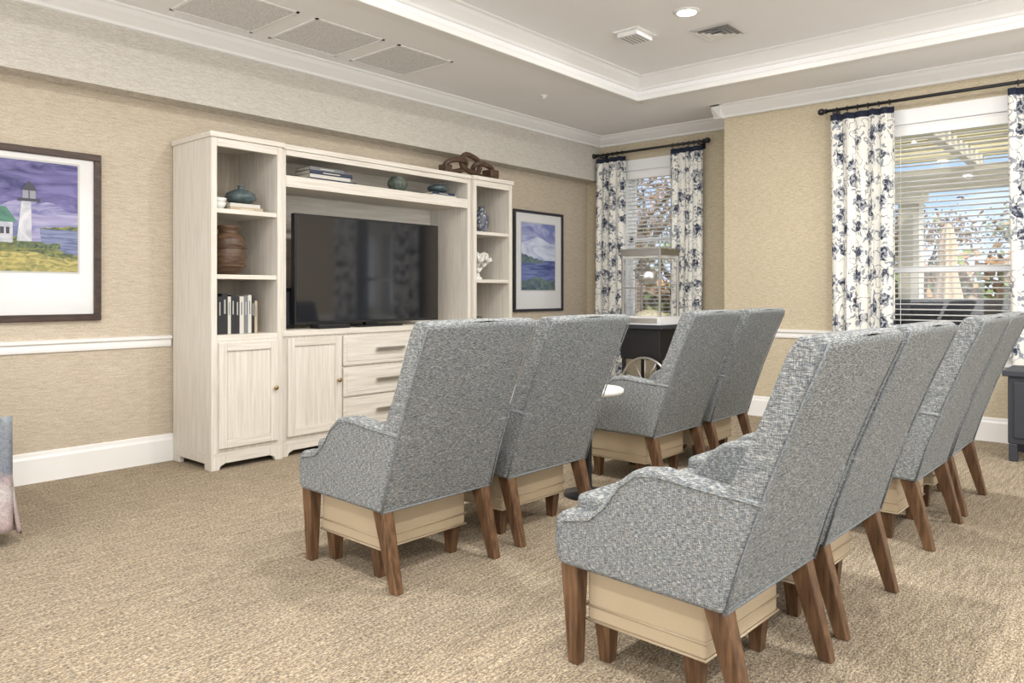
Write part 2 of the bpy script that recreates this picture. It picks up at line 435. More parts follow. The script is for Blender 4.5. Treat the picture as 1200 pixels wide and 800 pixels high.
# ------------------------------------------------------------ entertainment cabinet
cab = empty('entertainment_center', (2.42, 4.65, 0))
def part(b, name, bevel=.003): return b.obj(name, parent=cab, bevel=bevel)
D = .53; H = 2.19
def door(b, x0, x1, z0, z1, y, knob=None):
    f = .055
    b.box(x0, x0+f, y-.02, y, z0, z1, M_cab); b.box(x1-f, x1, y-.02, y, z0, z1, M_cab)
    b.box(x0+f, x1-f, y-.02, y, z1-f, z1, M_cabh); b.box(x0+f, x1-f, y-.02, y, z0, z0+f, M_cabh)
    b.box(x0+f, x1-f, y-.008, y, z0+f, z1-f, M_cab)
    if knob is not None:
        b.lathe([(.006, 0), (.006, .014), (.015, .018), (.017, .026), (.010, .032), (.001, .033)], (knob, y-.02, (z0+z1)/2+.02), M_brass, 16, Matrix.Rotation(R(90), 4, 'X'))
def feet(b, x0, x1, y0, y1):
    pts = [(0, 0), (.055, 0), (.065, .025), (.10, .04), (.10, .09), (0, .09)]
    for (xa, s) in ((x0, 1), (x1, -1)):
        b.prism([(xa+s*p[0], p[1]) for p in pts], y0, y0+.03, lambda p, a: (p[0], a, p[1]), M_cab)
        b.box(min(xa, xa+s*.03), max(xa, xa+s*.03), y0+.03, y1, .04, .09, M_cab)
        b.box(min(xa, xa+s*.03), max(xa, xa+s*.03), y0+.03, y0+.09, 0, .04, M_cab); b.box(min(xa, xa+s*.03), max(xa, xa+s*.03), y1-.1, y1, 0, .04, M_cab)
    b.box(x0+.1, x1-.1, y0, y0+.03, .04, .09, M_cabh)
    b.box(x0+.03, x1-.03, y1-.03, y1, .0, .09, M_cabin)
    b.box(x0, x1, y0, y1, .085, .115, M_cabh)
def tower(ox, name, knobside):
    W = .52; b = MB(); s = .04
    feet(b, ox, ox+W, 0, D)
    b.box(ox, ox+s, 0, D, .11, H-.03, M_cab); b.box(ox+W-s, ox+W, 0, D, .11, H-.03, M_cab)
    b.box(ox-.012, ox+W+.012, -.012, D, H-.035, H, M_cabh)
    b.box(ox+s, ox+W-s, 0, .03, H-.09, H-.035, M_cabh)
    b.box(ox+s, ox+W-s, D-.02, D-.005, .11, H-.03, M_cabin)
    b.box(ox+s, ox+W-s, .0, D-.02, .835, .875, M_cabh)
    for z in (1.27, 1.70): b.box(ox+s, ox+W-s, .01, D-.02, z-.03, z, M_cabh)
    b.box(ox+s, ox+W-s, 0.0, .03, .115, .835, M_cab)
    door(b, ox+s+.006, ox+W-s-.006, .14, .825, 0.0, ox+W-s-.035 if knobside else ox+s+.035)
    part(b, name)
tower(0, 'tower_left', True); tower(2.43, 'tower_right', False)
b = MB(); x0, x1, yf = .525, 2.425, .03; s = .04
feet(b, x0, x1, yf, D)
b.box(x0, x0+s, yf, D, .11, H-.03, M_cab); b.box(x1-s, x1, yf, D, .11, H-.03, M_cab)
b.box(x0, x1, yf-.012, D, H-.035, H-.001, M_cabh)
b.box(x0+s, x1-s, yf, yf+.03, H-.075, H-.035, M_cabh)
b.box(x0+s, x1-s, D-.02, D-.005, .11, H-.03, M_cabh)
b.box(x0-.0, x1, yf-.015, D, .845, .885, M_cabh)
b.box(x0+s, x1-s, yf+.02, D-.02, 1.905, 1.965, M_cabh)
b.box(x0+s, x1-s, yf, yf+.02, 1.895, 1.975, M_cabh)
b.box(x0+s, x1-s, yf, yf+.03, .115, .845, M_cab)
door(b, x0+.045, x0+.50, .14, .83, yf, x0+.465)
door(b, x1-.50, x1-.045, .14, .83, yf, x1-.465)
dx0, dx1 = x0+.515, x1-.515
for z0, z1 in ((.14, .36), (.375, .59), (.605, .83)):
    b.box(dx0, dx1, yf-.02, yf, z0, z1, M_cabh)
    b.box(dx0+.03, dx1-.03, yf-.024, yf-.02, z0+.03, z1-.03, M_cabh)
    cx = (dx0+dx1)/2; zz = (z0+z1)/2
    b.box(cx-.14, cx+.14, yf-.055, yf-.043, zz-.012, zz+.012, M_nickel)
    for k in (-.12, .12): b.box(cx+k-.008, cx+k+.008, yf-.045, yf-.02, zz-.008, zz+.008, M_nickel)
part(b, 'media_console')

# TV
tv = empty('television', (3.88, 4.84, .8855))
b = MB(); b.box(-.72, .72, -.0, .05, .03, .85, M_bezel); b.box(-.705, .705, -.003, .0, .05, .838, M_screen)
b.box(-.4, .4, .05, .085, .1, .5, M_bezel)
b.obj('screen', parent=tv, bevel=.003)
b = MB(); b.box(-.22, .22, -.11, .14, 0, .012, M_bezel); b.box(-.06, .06, .01, .06, .01, .12, M_bezel)
b.obj('stand', parent=tv, bevel=.004)
b = MB(); b.box(-.05, .05, -.05, .05, 0, .30, M_bezel); b.box(-.04, .04, -.053, -.05, .03, .27, M_dark)
b.obj('black_speaker', (3.15, 4.97, .8855), bevel=.006)
b = MB(); b.box(-.14, .14, -.06, .06, 0, .03, M_bezel); b.obj('cable_box', (3.42, 4.77, .8855), bevel=.004)

# ------------------------------------------------------------ decor
M_page = plain('paper', (.62, .58, .49), .8)
def books(name, loc, spec, vertical, rotz=0):
    b = MB(); p = 0
    for (th, w, l, col) in spec:
        m = plain('book_cover', col, .6); pg = M_page
        if vertical:
            b.box(p, p+.003, 0, w, 0, l, m); b.box(p+th-.003, p+th, 0, w, 0, l, m); b.box(p, p+th, -.003, .003, 0, l, m)
            b.box(p+.003, p+th-.003, .003, w-.006, .004, l-.004, pg)
            b.box(p+th*.36, p+th*.64, -.0035, -.003, l*.5, l*.85, plain('spine_lettering', (.4, .4, .38) if sum(col) < .9 else (.15, .15, .2), .6))
            p += th+.001
        else:
            b.box(0, l, 0, w, p, p+.003, m); b.box(0, l, 0, w, p+th-.003, p+th, m); b.box(0, l, -.003, .003, p, p+th, m)
            b.box(.005, l-.005, .003, w-.006, p+.003, p+th-.003, pg); b.box(l*.3, l*.7, -.0035, -.003, p+th*.4, p+th*.6, M_page)
            p += th
    return b.obj(name, loc, rotz=rotz)
blk, nav, wht, gry, tan = (.018, .018, .02), (.02, .03, .06), (.55, .53, .48), (.16, .17, .18), (.42, .34, .24)
z1, z2, z3 = .8755, 1.2705, 1.7005
books('books', (2.475, 4.74, z1), [(.035, .17, .27, blk), (.028, .17, .25, blk), (.04, .18, .27, blk), (.022, .17, .25, wht), (.03, .17, .26, blk), (.03, .17, .25, blk), (.03, .16, .25, wht), (.03, .16, .25, gry), (.025, .16, .26, wht), (.022, .16, .24, blk), (.02, .16, .22, tan)], True)
books('book_stack', (2.60, 4.74, z3), [(.028, .17, .24, tan), (.024, .16, .22, wht)], False)
books('book_stack', (3.22, 4.74, 1.9655), [(.03, .2, .42, nav), (.025, .2, .36, wht), (.03, .19, .38, nav), (.024, .17, .30, gry)], False)
books('book_stack', (4.44, 4.74, 1.9655), [(.028, .18, .28, wht), (.022, .17, .26, nav)], False)
M_teal = noise_mat('teal_ceramic', [(0.3, (.04, .065, .07)), (.7, (.09, .12, .125))], (20, 20, 20), 3, .25)
M_green = noise_mat('moss_green_ceramic', [(0.35, (.035, .05, .045)), (.65, (.11, .13, .10))], (40, 40, 40), 3, .4)
M_woodv = noise_mat('carved_wood_vase', [(0.3, (.04, .022, .013)), (.6, (.11, .063, .036)), (.8, (.18, .11, .062))], (10, 10, 60), 4, .4, .3)
M_driftw = noise_mat('carved_dark_wood', [(0.3, (.035, .018, .011)), (.7, (.11, .065, .04))], (12, 40, 40), 4, .45)
M_cer = plain('white_ceramic', (.75, .75, .72), .3)
M_coral = noise_mat('coral_white', [(0, (.7, .68, .62)), (1, (.85, .83, .78))], (40, 40, 40), 2, .8)
b = MB(); b.lathe([(.03, 0), (.075, .012), (.105, .04), (.095, .075), (.05, .098), (.02, .104), (.018, .125), (.024, .13), (.012, .13)], (0, 0, 0), M_teal, 32); b.obj('teal_bottle_vase', (2.72, 4.82, z3+.053))
b = MB()
b.lathe([(.025, 0), (.05, .02), (.065, .05), (.06, .05), (.045, .025), (.001, .012)], (0, 0, 0), M_cer, 24); b.lathe([(.025, .03), (.05, .05), (.066, .08), (.061, .08), (.045, .055), (.001, .042)], (0, 0, 0), M_cer, 24)
b.obj('ceramic_bowls', (2.535, 4.80, z3))
b = MB(); b.lathe([(.06, 0), (.085, .01), (.105, .06), (.115, .12), (.11, .17), (.105, .18), (.112, .19), (.10, .25), (.065, .28), (.06, .30), (.08, .315), (.08, .33), (.06, .33), (.05, .29)], (0, 0, 0), M_woodv, 32)
for z in (.06, .12, .18): b.lathe([(.110, z-.006), (.120, z), (.110, z+.006)], (0, 0, 0), M_woodv, 32)
b.obj('wooden_vase', (2.62, 4.80, z2))
b = MB(); b.lathe([(.03, 0), (.06, .02), (.083, .06), (.075, .10), (.05, .12), (.055, .125), (.045, .122), (.001, .08)], (0, 0, 0), M_green, 28); b.obj('green_pot', (4.06, 4.75, 1.9655))
b = MB(); b.lathe([(.001, 0), (.05, .006), (.095, .03), (.09, .055), (.05, .072), (.001, .078)], (0, 0, 0), M_teal, 28); b.obj('teal_stone', (4.58, 4.82, 2.0165))
m, nt, bs = newmat('scaled_ceramic')
vo = nt.nodes.new('ShaderNodeTexVoronoi'); vo.inputs['Scale'].default_value = 45; nt.links.new(mapping(nt, (1, 1, .8)), vo.inputs['Vector'])
nt.links.new(ramp(nt, vo.outputs['Distance'], [(0.2, (.42, .43, .45)), (.5, (.08, .09, .12))]), bs.inputs['Base Color']); bs.inputs['Roughness'].default_value = .35
b = MB(); b.lathe([(.035, 0), (.06, .03), (.072, .09), (.068, .15), (.045, .20), (.026, .225), (.03, .245), (.02, .245), (.018, .22)], (0, 0, 0), m, 28); b.obj('scaled_vase', (5.13, 4.82, z3))
b = MB(); rr = random.Random(3)
def branch(p, d, r, n):
    q = p + d*(.05+.02*rr.random()); b.tube([p, (p+q)/2 + Vector((rr.uniform(-.006, .006), 0, 0)), q], [r, r*.92, r*.8], M_coral, 6)
    if n:
        for k in range(3):
            nd = (d + Vector((rr.uniform(-.9, .9), rr.uniform(-.6, .6), rr.uniform(-.3, .6)))).normalized(); branch(q, nd, r*.85, n-1)
b.lathe([(.05, 0), (.05, .02), (.03, .03)], (0, 0, 0), M_coral, 16)
for k in range(7): branch(Vector((rr.uniform(-.02, .02), rr.uniform(-.02, .02), .02)), Vector((rr.uniform(-.8, .8), rr.uniform(-.5, .5), 1)).normalized(), .016, 3)
b.obj('white_coral', (5.09, 4.84, z2))
b = MB(); b.lathe([(.03, 0), (.05, .02), (.05, .05), (.03, .06), (.001, .06)], (0, 0, 0), M_green, 24); b.obj('green_dish', (5.06, 4.80, z1))
b = MB()
def link(cx, cz, lx, lz, r, rot, tilt):
    pts = []
    for k in range(20):
        a = 2*math.pi*k/20
        v = Vector((lx*math.copysign(abs(math.cos(a))**.7, math.cos(a)), 0, lz*math.copysign(abs(math.sin(a))**.8, math.sin(a))))
        v = Matrix.Rotation(rot, 3, 'X') @ v; v = Matrix.Rotation(tilt, 3, 'Y') @ v
        pts.append(v + Vector((cx, 0, cz)))
    b.tube(pts, r, M_driftw, 8, True)
link(-.16, .085, .13, .06, .026, R(35), R(-8)); link(.04, .125, .12, .07, .026, R(5), R(14)); link(.20, .085, .12, .06, .026, R(40), R(12))
b.box(.25, .36, -.06, .06, .0, .10, M_driftw); b.box(-.32, -.24, -.05, .05, .0, .08, M_driftw)
b.obj('carved_wooden_chain', (4.93, 4.80, H+.004), bevel=.01)

# ------------------------------------------------------------ pictures
def framed(name, x0, x1, z0, z1, fw, fm, ix0, ix1, iz0, iz1, shapes):
    p = empty(name, ((x0+x1)/2, YT, 0)); ox = (x0+x1)/2
    b = MB(); y = -.03
    for (a0, a1, c0, c1) in ((x0, x1, z0, z0+fw), (x0, x1, z1-fw, z1), (x0, x0+fw, z0+fw, z1-fw), (x1-fw, x1, z0+fw, z1-fw)):
        b.box(a0-ox, a1-ox, y, 0, c0, c1, fm)
    b.obj('frame', parent=p, bevel=.004)
    b = MB(); b.box(x0+fw-ox, x1-fw-ox, -.012, -.0, z0+fw, z1-fw, M_mat)
    b.box(ix0-ox-.012, ix1-ox+.012, -.0125, -.012, iz0-.012, iz1+.012, M_mat2)
    b.obj('mat_board', parent=p)
    b = MB()
    for k, (pts, m) in enumerate(shapes):
        yy = -.0130-.0003*k
        b.add([(px-ox, yy, pz) for px, pz in pts], [list(range(len(pts)))], m)
    b.obj('print', parent=p)
    return p
M_mat = plain('mat_board_white', (.70, .70, .70), .10); M_mat2 = plain('mat_bevel', (.5, .5, .48), .5)
M_frame = noise_mat('frame_brown', [(0.3, (.03, .017, .013)), (.7, (.075, .046, .034))], (10, 40, 40), 3, .4)
M_frame2 = plain('frame_navy_black', (.02, .022, .03), .4)
def paint(n, c1, c2, sc=(6, 6, 14), cm=None):
    cm = cm or tuple((a+b_)/2 for a, b_ in zip(c1, c2))
    return noise_mat(n, [(0.36, c1), (.48, cm), (.62, c2)], sc, 7, .2, ndist=1.2)
P_sky = paint('painted_sky', (.03, .027, .12), (.17, .15, .35), (3, 3, 12)); P_sky2 = paint('painted_sky_low', (.13, .13, .31), (.38, .36, .52), (3, 3, 14))
P_sea = paint('painted_sea', (.07, .09, .20), (.20, .23, .38), (6, 4, 70)); P_hill = paint('painted_hill', (.03, .055, .025), (.22, .23, .06), (16, 12, 30))
P_field = paint('painted_field', (.15, .16, .05), (.48, .40, .13), (16, 14, 40)); P_wh = paint('painted_white', (.36, .37, .43), (.60, .61, .64), (9, 9, 9)); P_gr = paint('painted_green_roof', (.04, .13, .10), (.08, .22, .15))
P_bush = paint('painted_bushes', (.02, .04, .03), (.14, .18, .06), (30, 12, 30))
P_dk = plain('painted_dark', (.03, .03, .05), .3); P_red = plain('painted_grey', (.25, .25, .3), .3)
R4 = lambda a, b_, c, d: [(a, c), (b_, c), (b_, d), (a, d)]
ix0, ix1, iz0, iz1 = .86, 1.82, 1.28, 1.945
def wavy(x0, x1, zb, fn, n=28): return [(x0, zb), (x1, zb)] + [(x1+(x0-x1)*i/n, fn(x1+(x0-x1)*i/n)) for i in range(n+1)]
framed('lighthouse_picture', .72, 1.955, .975, 2.03, .042, M_frame, ix0, ix1, iz0, iz1, [
    (R4(ix0, ix1, iz0, iz1), P_sky), (wavy(ix0, ix1, iz0, lambda x: 1.67+.03*math.sin(9*x)+.012*math.sin(31*x)), P_sky2), (R4(ix0, ix1, iz0, 1.545), P_sea),
    (wavy(1.62, 1.82, 1.538, lambda x: 1.545+.10*(x-1.62)+.003*math.sin(90*x)), P_hill),
    (wavy(ix0, 1.82, iz0, lambda x: 1.49-.30*max(0, x-1.45)+.006*math.sin(60*x)), P_hill),
    (wavy(1.30, 1.82, iz0, lambda x: 1.40-.14*max(0, x-1.5)+.008*math.sin(25*x)), P_field),
    (wavy(1.48, 1.72, 1.42, lambda x: 1.47+.012*math.sin(45*x)-.25*max(0, x-1.6)), P_bush),
    (R4(1.10, 1.465, 1.45, 1.575), P_wh), ([(1.08, 1.57), (1.49, 1.57), (1.43, 1.66), (1.16, 1.66)], P_gr),
    (R4(1.40, 1.42, 1.50, 1.54), P_dk), (R4(1.43, 1.448, 1.50, 1.54), P_dk), (R4(1.33, 1.355, 1.50, 1.545), P_dk),
    ([(1.485, 1.46), (1.615, 1.46), (1.59, 1.70), (1.51, 1.70)], P_wh), ([(1.565, 1.46), (1.615, 1.46), (1.59, 1.70), (1.56, 1.70)], P_sky2),
    (R4(1.49, 1.61, 1.70, 1.718), P_dk), (R4(1.515, 1.585, 1.718, 1.768), P_red), (R4(1.547, 1.553, 1.715, 1.765), P_dk), ([(1.505, 1.765), (1.595, 1.765), (1.57, 1.80), (1.553, 1.82), (1.547, 1.82), (1.53, 1.80)], P_dk)])
jx0, jx1, jz0, jz1 = 6.14, 6.72, 1.18, 1.90
P_b1 = paint('pale_sky_print', (.30, .35, .55), (.62, .66, .78), (3, 3, 8)); P_b2 = paint('blue_sea_print', (.04, .06, .20), (.16, .20, .42), (3, 3, 30)); P_b3 = paint('shore_print', (.05, .08, .12), (.14, .20, .18), (10, 3, 14))
P_b4 = paint('lavender_print', (.16, .19, .42), (.40, .42, .62), (3, 3, 8))
framed('coastal_picture', 6.01, 6.86, .95, 2.03, .028, M_frame2, jx0, jx1, jz0, jz1, [
    (R4(jx0, jx1, jz0, jz1), P_b4), (wavy(jx0, jx1, jz0, lambda x: 1.72+.03*math.sin(12*x)), P_b1), (R4(jx0, jx1, jz0, 1.50), P_b2),
    (wavy(jx0, jx1, jz0, lambda x: 1.30+.02*math.sin(14*x)), P_b3), (wavy(jx0, 6.50, 1.47, lambda x: 1.50+.25*(6.50-x)**1.2+.006*math.sin(70*x)), P_b3)])

# ------------------------------------------------------------ chairs
def chair_parts():
    X = lambda p, a: (a, p[0], p[1])
    back = MB()
    rear = [(0, .30), (-.045, .45), (-.115, .65), (-.195, .85), (-.272, 1.025)]
    front = [(-.255, 1.045), (-.195, 1.045), (-.165, 1.00), (-.085, .80), (0.0, .62), (.07, .46), (.12, .30)]
    nx = 8; pr = rear + front; n = len(pr)
    vs = []
    for i in range(nx+1):
        u = -1+2*i/nx; x = u*.298
        for (y, z) in pr:
            zz = (z-.3)/.73
            cz = z + (.004*(1-u*u) if z > .9 else 0)
            cy = y - .012*(1-u*u)*min(1, max(0, zz))
            flare = 1 + .012*zz
            vs.append((x*flare, cy, cz))
    fs = [list(range(n)), [nx*n+k for k in range(n)][::-1]]
    for i in range(nx):
        for k in range(n):
            k2 = (k+1) % n; fs.append((i*n+k, (i+1)*n+k, (i+1)*n+k2, i*n+k2))
    back.add(vs, fs, M_tweed)
    seat = MB()
    pts = [(.02, .30), (.575, .305), (.588, .36), (.585, .44), (.56, .468), (.02, .455)]
    seat.prism(pts, -.298, .298, X, M_tweed)
    arm = [(.0, .30), (.56, .305), (.572, .44), (.54, .455), (.44, .48), (.385, .53), (.335, .60), (.28, .642), (.20, .652), (.05, .636), (-.108, .62), (-.045, .45)]
    al = MB(); al.prism(arm, -.308, -.228, X, M_tweed)
    ar = MB(); ar.prism(arm, .228, .308, X, M_tweed)
    cush = MB(); cush.box(-.225, .225, .05, .555, .45, .51, M_tweed)
    pipe = MB()
    for s in (-1, 1):
        pts = [(s*.301, y-.002, z) for y, z in rear[:4]] + [(s*.303, -.262, 1.0), (s*.294, -.270, 1.03)]
        pipe.tube(pts, .004, M_pipe, 6)
        fr = [(s*.309, -.108, .622), (s*.3095, .05, .632), (s*.3095, .20, .646), (s*.3095, .275, .636), (s*.3095, .33, .594), (s*.3095, .38, .526), (s*.3095, .437, .477), (s*.3095, .54, .452)]
        pipe.tube([(x, y, z-.012) for x, y, z in fr], .0030, M_tweed, 6)
    pipe.tube([(-.30, .0, .303), (.30, .0, .303)], .005, M_pipe, 6)
    legs = MB()
    for s in (-1, 1):
        def quad(x, y, z, w, d): return [Vector((x-w, y-d, z)), Vector((x+w, y-d, z)), Vector((x+w, y+d, z)), Vector((x-w, y+d, z))]
        legs.hexa(quad(s*.272, .515, 0, .019, .019), quad(s*.268, .525, .315, .030, .032), M_leg)
        legs.hexa(quad(s*.270, -.055, 0, .019, .021), quad(s*.268, .035, .315, .027, .034), M_leg)
    base = MB()
    base.box(-.235, .235, .09, .50, .125, .305, M_vinylbeige)
    basep = MB()
    for z in (.128, .175):
        basep.tube([(-.237, .088, z), (.237, .088, z), (.237, .502, z), (-.237, .502, z)], .004, M_vinylbeige, 6, True)
    for sx in (-1, 1):
        for y in (.14, .45):
            basep.hexa([Vector(p) for p in ((sx*.195-.018, y-.018, 0), (sx*.195+.018, y-.018, 0), (sx*.195+.018, y+.018, 0), (sx*.195-.018, y+.018, 0))],
                     [Vector(p) for p in ((sx*.20-.027, y-.027, .125), (sx*.20+.027, y-.027, .125), (sx*.20+.027, y+.027, .125), (sx*.20-.027, y+.027, .125))], M_leg)
    return [('back', back, .016, 4, True), ('seat', seat, .02, 4, True), ('arm_left', al, .018, 4, True), ('arm_right', ar, .018, 4, True), ('cushion', cush, .02, 4, True),
            ('piping', pipe, 0, 0, False), ('legs', legs, .004, 2, False), ('platform_base', base, .012, 3, True), ('platform_legs', basep, 0, 0, False)]
parts = [(n, b.mesh(n), bv, sg, sm) for n, b, bv, sg, sm in chair_parts()]
def chair(x, y, rz=0):
    e = empty('upholstered_armchair', (x, y, 0), R(rz))
    for n, me, bv, sg, sm in parts: place(me, n, (0, 0, 0), bv, sg, e, sm)
for x, y, r in ((2.175, 2.28, -1.5), (2.905, 2.28, -1), (4.19, 2.28, 0), (4.91, 2.28, 1), (2.175, .875, -2), (2.905, .87, -1.5), (4.06, .86, -1), (4.76, .86, 0)):
    chair(x, y, r)

b = MB(); b.lathe([(.001, .58), (.19, .58), (.20, .59), (.20, .605), (.19, .612), (.001, .612)], (0, 0, 0), M_cer, 40)
b.lathe([(.14, 0), (.14, .015), (.03, .03), (.02, .06), (.02, .56), (.06, .58)], (0, 0, 0), M_black, 24)
b.obj('round_side_table', (3.55, 2.50, 0))

# ------------------------------------------------------------ popcorn cart
pc = empty('popcorn_cart', (6.60, 3.90, 0))
b = MB(); w = .22; v = .19
b.box(-v, v, -w, w, 1.515, 1.575, M_steel); b.box(-v-.01, v+.01, -w-.01, w+.01, 1.565, 1.58, M_steel); b.box(-v, v, -w, w, .84, .92, M_vinyl)
b.box(-v-.004, -v, -w+.03, w-.03, .855, .905, M_steel)
for sx in (-1, 1):
    for sy in (-1, 1): b.box(sx*(v-.012)-.010, sx*(v-.012)+.010, sy*(w-.012)-.010, sy*(w-.012)+.010, .92, 1.515, M_steel)
b.box(-v+.004, -v+.012, -w+.02, w-.02, 1.19, 1.205, M_steel)
b.box(-v+.004, -v+.007, -w+.02, w-.02, .92, 1.515, M_glass); b.box(-v+.02, v-.02, -w+.008, -w+.011, .92, 1.515, M_glass)
b.box(-v+.02, v-.02, -w+.02, w-.02, 1.49, 1.515, M_cer)
b.obj('popper_cabinet', parent=pc, bevel=.003)
b = MB(); b.lathe([(.02, -.10), (.08, -.095), (.10, -.06), (.10, .01), (.09, .03), (.03, .05), (.02, .08)], (0, .03, 1.34), M_steel, 28)
b.tube([(0, .03, 1.38), (0, .03, 1.5)], .012, M_steel); b.tube([(0, .12, 1.34), (0, .19, 1.38)], .010, M_steel); b.tube([(-.08, .03, 1.32), (-.15, .03, 1.32)], .008, M_steel)
b.obj('kettle', parent=pc)
m_pop = noise_mat('popcorn', [(0.3, (.75, .65, .35)), (.6, (.9, .87, .75))], (60, 60, 60), 3, .8, 1, .02)
b = MB(); b.lathe([(.16, .921), (.15, .94), (.11, .965), (.05, .98), (.001, .985)], (0, 0, 0), m_pop, 20); b.obj('popcorn_pile', parent=pc)
b = MB(); b.box(-.24, .24, -.27, .27, .80, .84, M_dark); b.box(-.20, .20, -.22, .22, .50, .80, M_black)
for sx in (-1, 1): b.box(sx*.18-.015, sx*.18+.015, .18, .21, 0.03, .50, M_black)
b.obj('cart_body', parent=pc, bevel=.006)
b = MB()
for sx in (-1, 1):
    x = sx*.27; cz = .27; cy = -.10
    b.tube([(x, cy+.258*math.cos(a), cz+.258*math.sin(a)) for a in [2*math.pi*k/36 for k in range(36)]], .012, M_steel, 8, True)
    for k in range(12):
        a = 2*math.pi*k/12; b.tube([(x, cy, cz), (x, cy+.25*math.cos(a), cz+.25*math.sin(a))], .005, M_steel, 5)
    b.tube([(x-.03, cy, cz), (x+.03, cy, cz)], .025, M_steel, 12)
b.tube([(-.27, -.10, .27), (.27, -.10, .27)], .012, M_black)
b.box(-.02, .02, -.12, -.08, .27, .50, M_black)
for sx in (-1, 1): b.tube([(sx*.18, .195, .03), (sx*.18, .195, 0.0)], .02, M_black)
b.obj('wheels', parent=pc)

b = MB(); b.box(-.25, .25, -.45, .45, .58, .62, M_dark); b.box(-.22, .22, -.42, .42, .12, .58, M_dark)
for y in (-.40, -.135, .13): b.box(-.232, -.22, y, y+.255, .16, .54, M_dark)
for sx in (-1, 1):
    for sy in (-1, 1): b.box(sx*.2-.025, sx*.2+.025, sy*.39-.025, sy*.39+.025, 0, .12, M_dark)
b.obj('dark_console_cabinet', (6.38, .42, 0), bevel=.005)

# ------------------------------------------------------------ draped armchair at left edge
m, nt, bs = newmat('throw_blanket')
f = noise(nt, mapping(nt, (5, 9, 9)), 1, 3, .6); n2 = noise(nt, mapping(nt, (120, 120, 120)), 1, 2)
tc = nt.nodes.new('ShaderNodeTexCoord'); sp = nt.nodes.new('ShaderNodeSeparateXYZ'); nt.links.new(tc.outputs['Object'], sp.inputs[0])
g = math_(nt, 'ADD', math_(nt, 'MULTIPLY', sp.outputs['Z'], 1.0), math_(nt, 'MULTIPLY', f, .35))
c = ramp(nt, g, [(.30, (.42, .33, .32)), (.42, (.50, .46, .45)), (.50, (.38, .31, .31)), (.56, (.17, .19, .23)), (.7, (.25, .275, .30))])
c = mix(nt, .5, c, ramp(nt, n2, [(.4, (.5, .5, .5)), (.6, (1, 1, 1))]), 'MULTIPLY')
nt.links.new(c, bs.inputs['Base Color']); bs.inputs['Roughness'].default_value = .95; M_throw = m
M_sofa = noise_mat('sofa_linen', [(0.3, (.40, .36, .32)), (.7, (.52, .48, .43))], (120, 120, 120), 2, .9)
sf = empty('armchair_with_throw', (.645, 4.40, 0))
b = MB()
b.box(-.42, .42, -.35, .35, .12, .42, M_sofa); b.box(.28, .44, -.38, .38, .10, .56, M_sofa); b.box(-.44, -.28, -.38, .38, .10, .56, M_sofa); b.box(-.28, .28, -.34, .2, .42, .52, M_sofa); b.box(-.42, .42, .22, .38, .12, .85, M_sofa)
b.obj('frame', parent=sf, bevel=.04, seg=4, smooth=True)
b = MB()
for sx in (-1, 1):
    for sy in (-1, 1): b.lathe([(.018, 0), (.026, .13)], (sx*.37, sy*.31, 0), M_leg, 12)
b.obj('legs', parent=sf)
vs = []; fs = []; nu, nv = 44, 30
path = [(.25, .53), (.30, .585), (.37, .60), (.43, .585), (.45, .5), (.457, .35), (.465, .2), (.48, .05)]
for i in range(nu+1):
    y = -.42+.80*i/nu
    for j in range(nv+1):
        t = j/nv*(len(path)-1); k = min(int(t), len(path)-2); f = t-k
        x = path[k][0]*(1-f)+path[k+1][0]*f; z = path[k][1]*(1-f)+path[k+1][1]*f
        amp = .018*max(0, (j/nv-.35))*2
        x += amp*math.sin(i*.9)+amp
        z = z + (.012*math.sin(i*2.2) if j == nv else 0) + .006*math.sin(i*.7)*(1 if j < 12 else 0)
        vs.append((x, y, z))
for i in range(nu):
    for j in range(nv):
        a = i*(nv+1)+j; fs.append((a, a+1, a+nv+2, a+nv+1))
b = MB(); b.add(vs, fs, M_throw, True)
vs = []; fs = []
for i in range(21):
    x = .0+.48*i/20
    for j in range(16):
        z = .59-.52*j/15; vs.append((x, -.415-.02*math.sin(i*1.1)*(j/15)-.01*(j/15), z))
for i in range(20):
    for j in range(15):
        a = i*16+j; fs.append((a, a+1, a+17, a+16))
b.add(vs, fs, M_throw, True)
o = b.obj('throw_blanket', parent=sf); mo = o.modifiers.new('s', 'SOLIDIFY'); mo.thickness = .008

# ------------------------------------------------------------ outdoors
M_grass = noise_mat('lawn', [(0.3, (.10, .14, .04)), (.55, (.22, .22, .08)), (.7, (.36, .26, .12))], (2, 2, 2), 6, .9)
M_pave = noise_mat('patio_concrete', [(0.3, (.44, .41, .36)), (.7, (.56, .53, .48))], (3, 3, 3), 4, .9)
M_beam = plain('pergola_cream', (.66, .59, .36), .6); M_post = plain('porch_white', (.66, .63, .53), .6)
b = MB(); b.box(7.6, 90, -50, 60, -.25, -.12, M_grass); b.obj('ground')
b = MB(); b.box(7.58, 12.2, -6, 9, -.12, -.03, M_pave); b.obj('patio')
b = MB()
for i in range(12):
    x = 7.6+i*.30; b.box(x, x+.11, -5.6, 5.1, 2.85, 2.97, M_beam)
for y in (-5.0, -3.3, -1.6, .1, 1.8, 3.5, 4.9): b.box(7.6, 11.0, y-.05, y+.05, 2.70, 2.85, M_post)
b.box(10.55, 10.8, -5.6, 5.1, 2.42, 2.70, M_post)
for y in (-3.3, -.4, 2.5, 4.9):
    b.box(10.55, 10.80, y-.12, y+.12, -.029, 2.42, M_post); b.box(10.50, 10.85, y-.17, y+.17, -.029, .25, M_post); b.box(10.50, 10.85, y-.17, y+.17, 2.3, 2.42, M_post)
b.obj('porch_pergola')
M_canvas = noise_mat('umbrella_canvas', [(0, (.36, .27, .19)), (1, (.45, .35, .25))], (8, 8, 2), 2, .9)
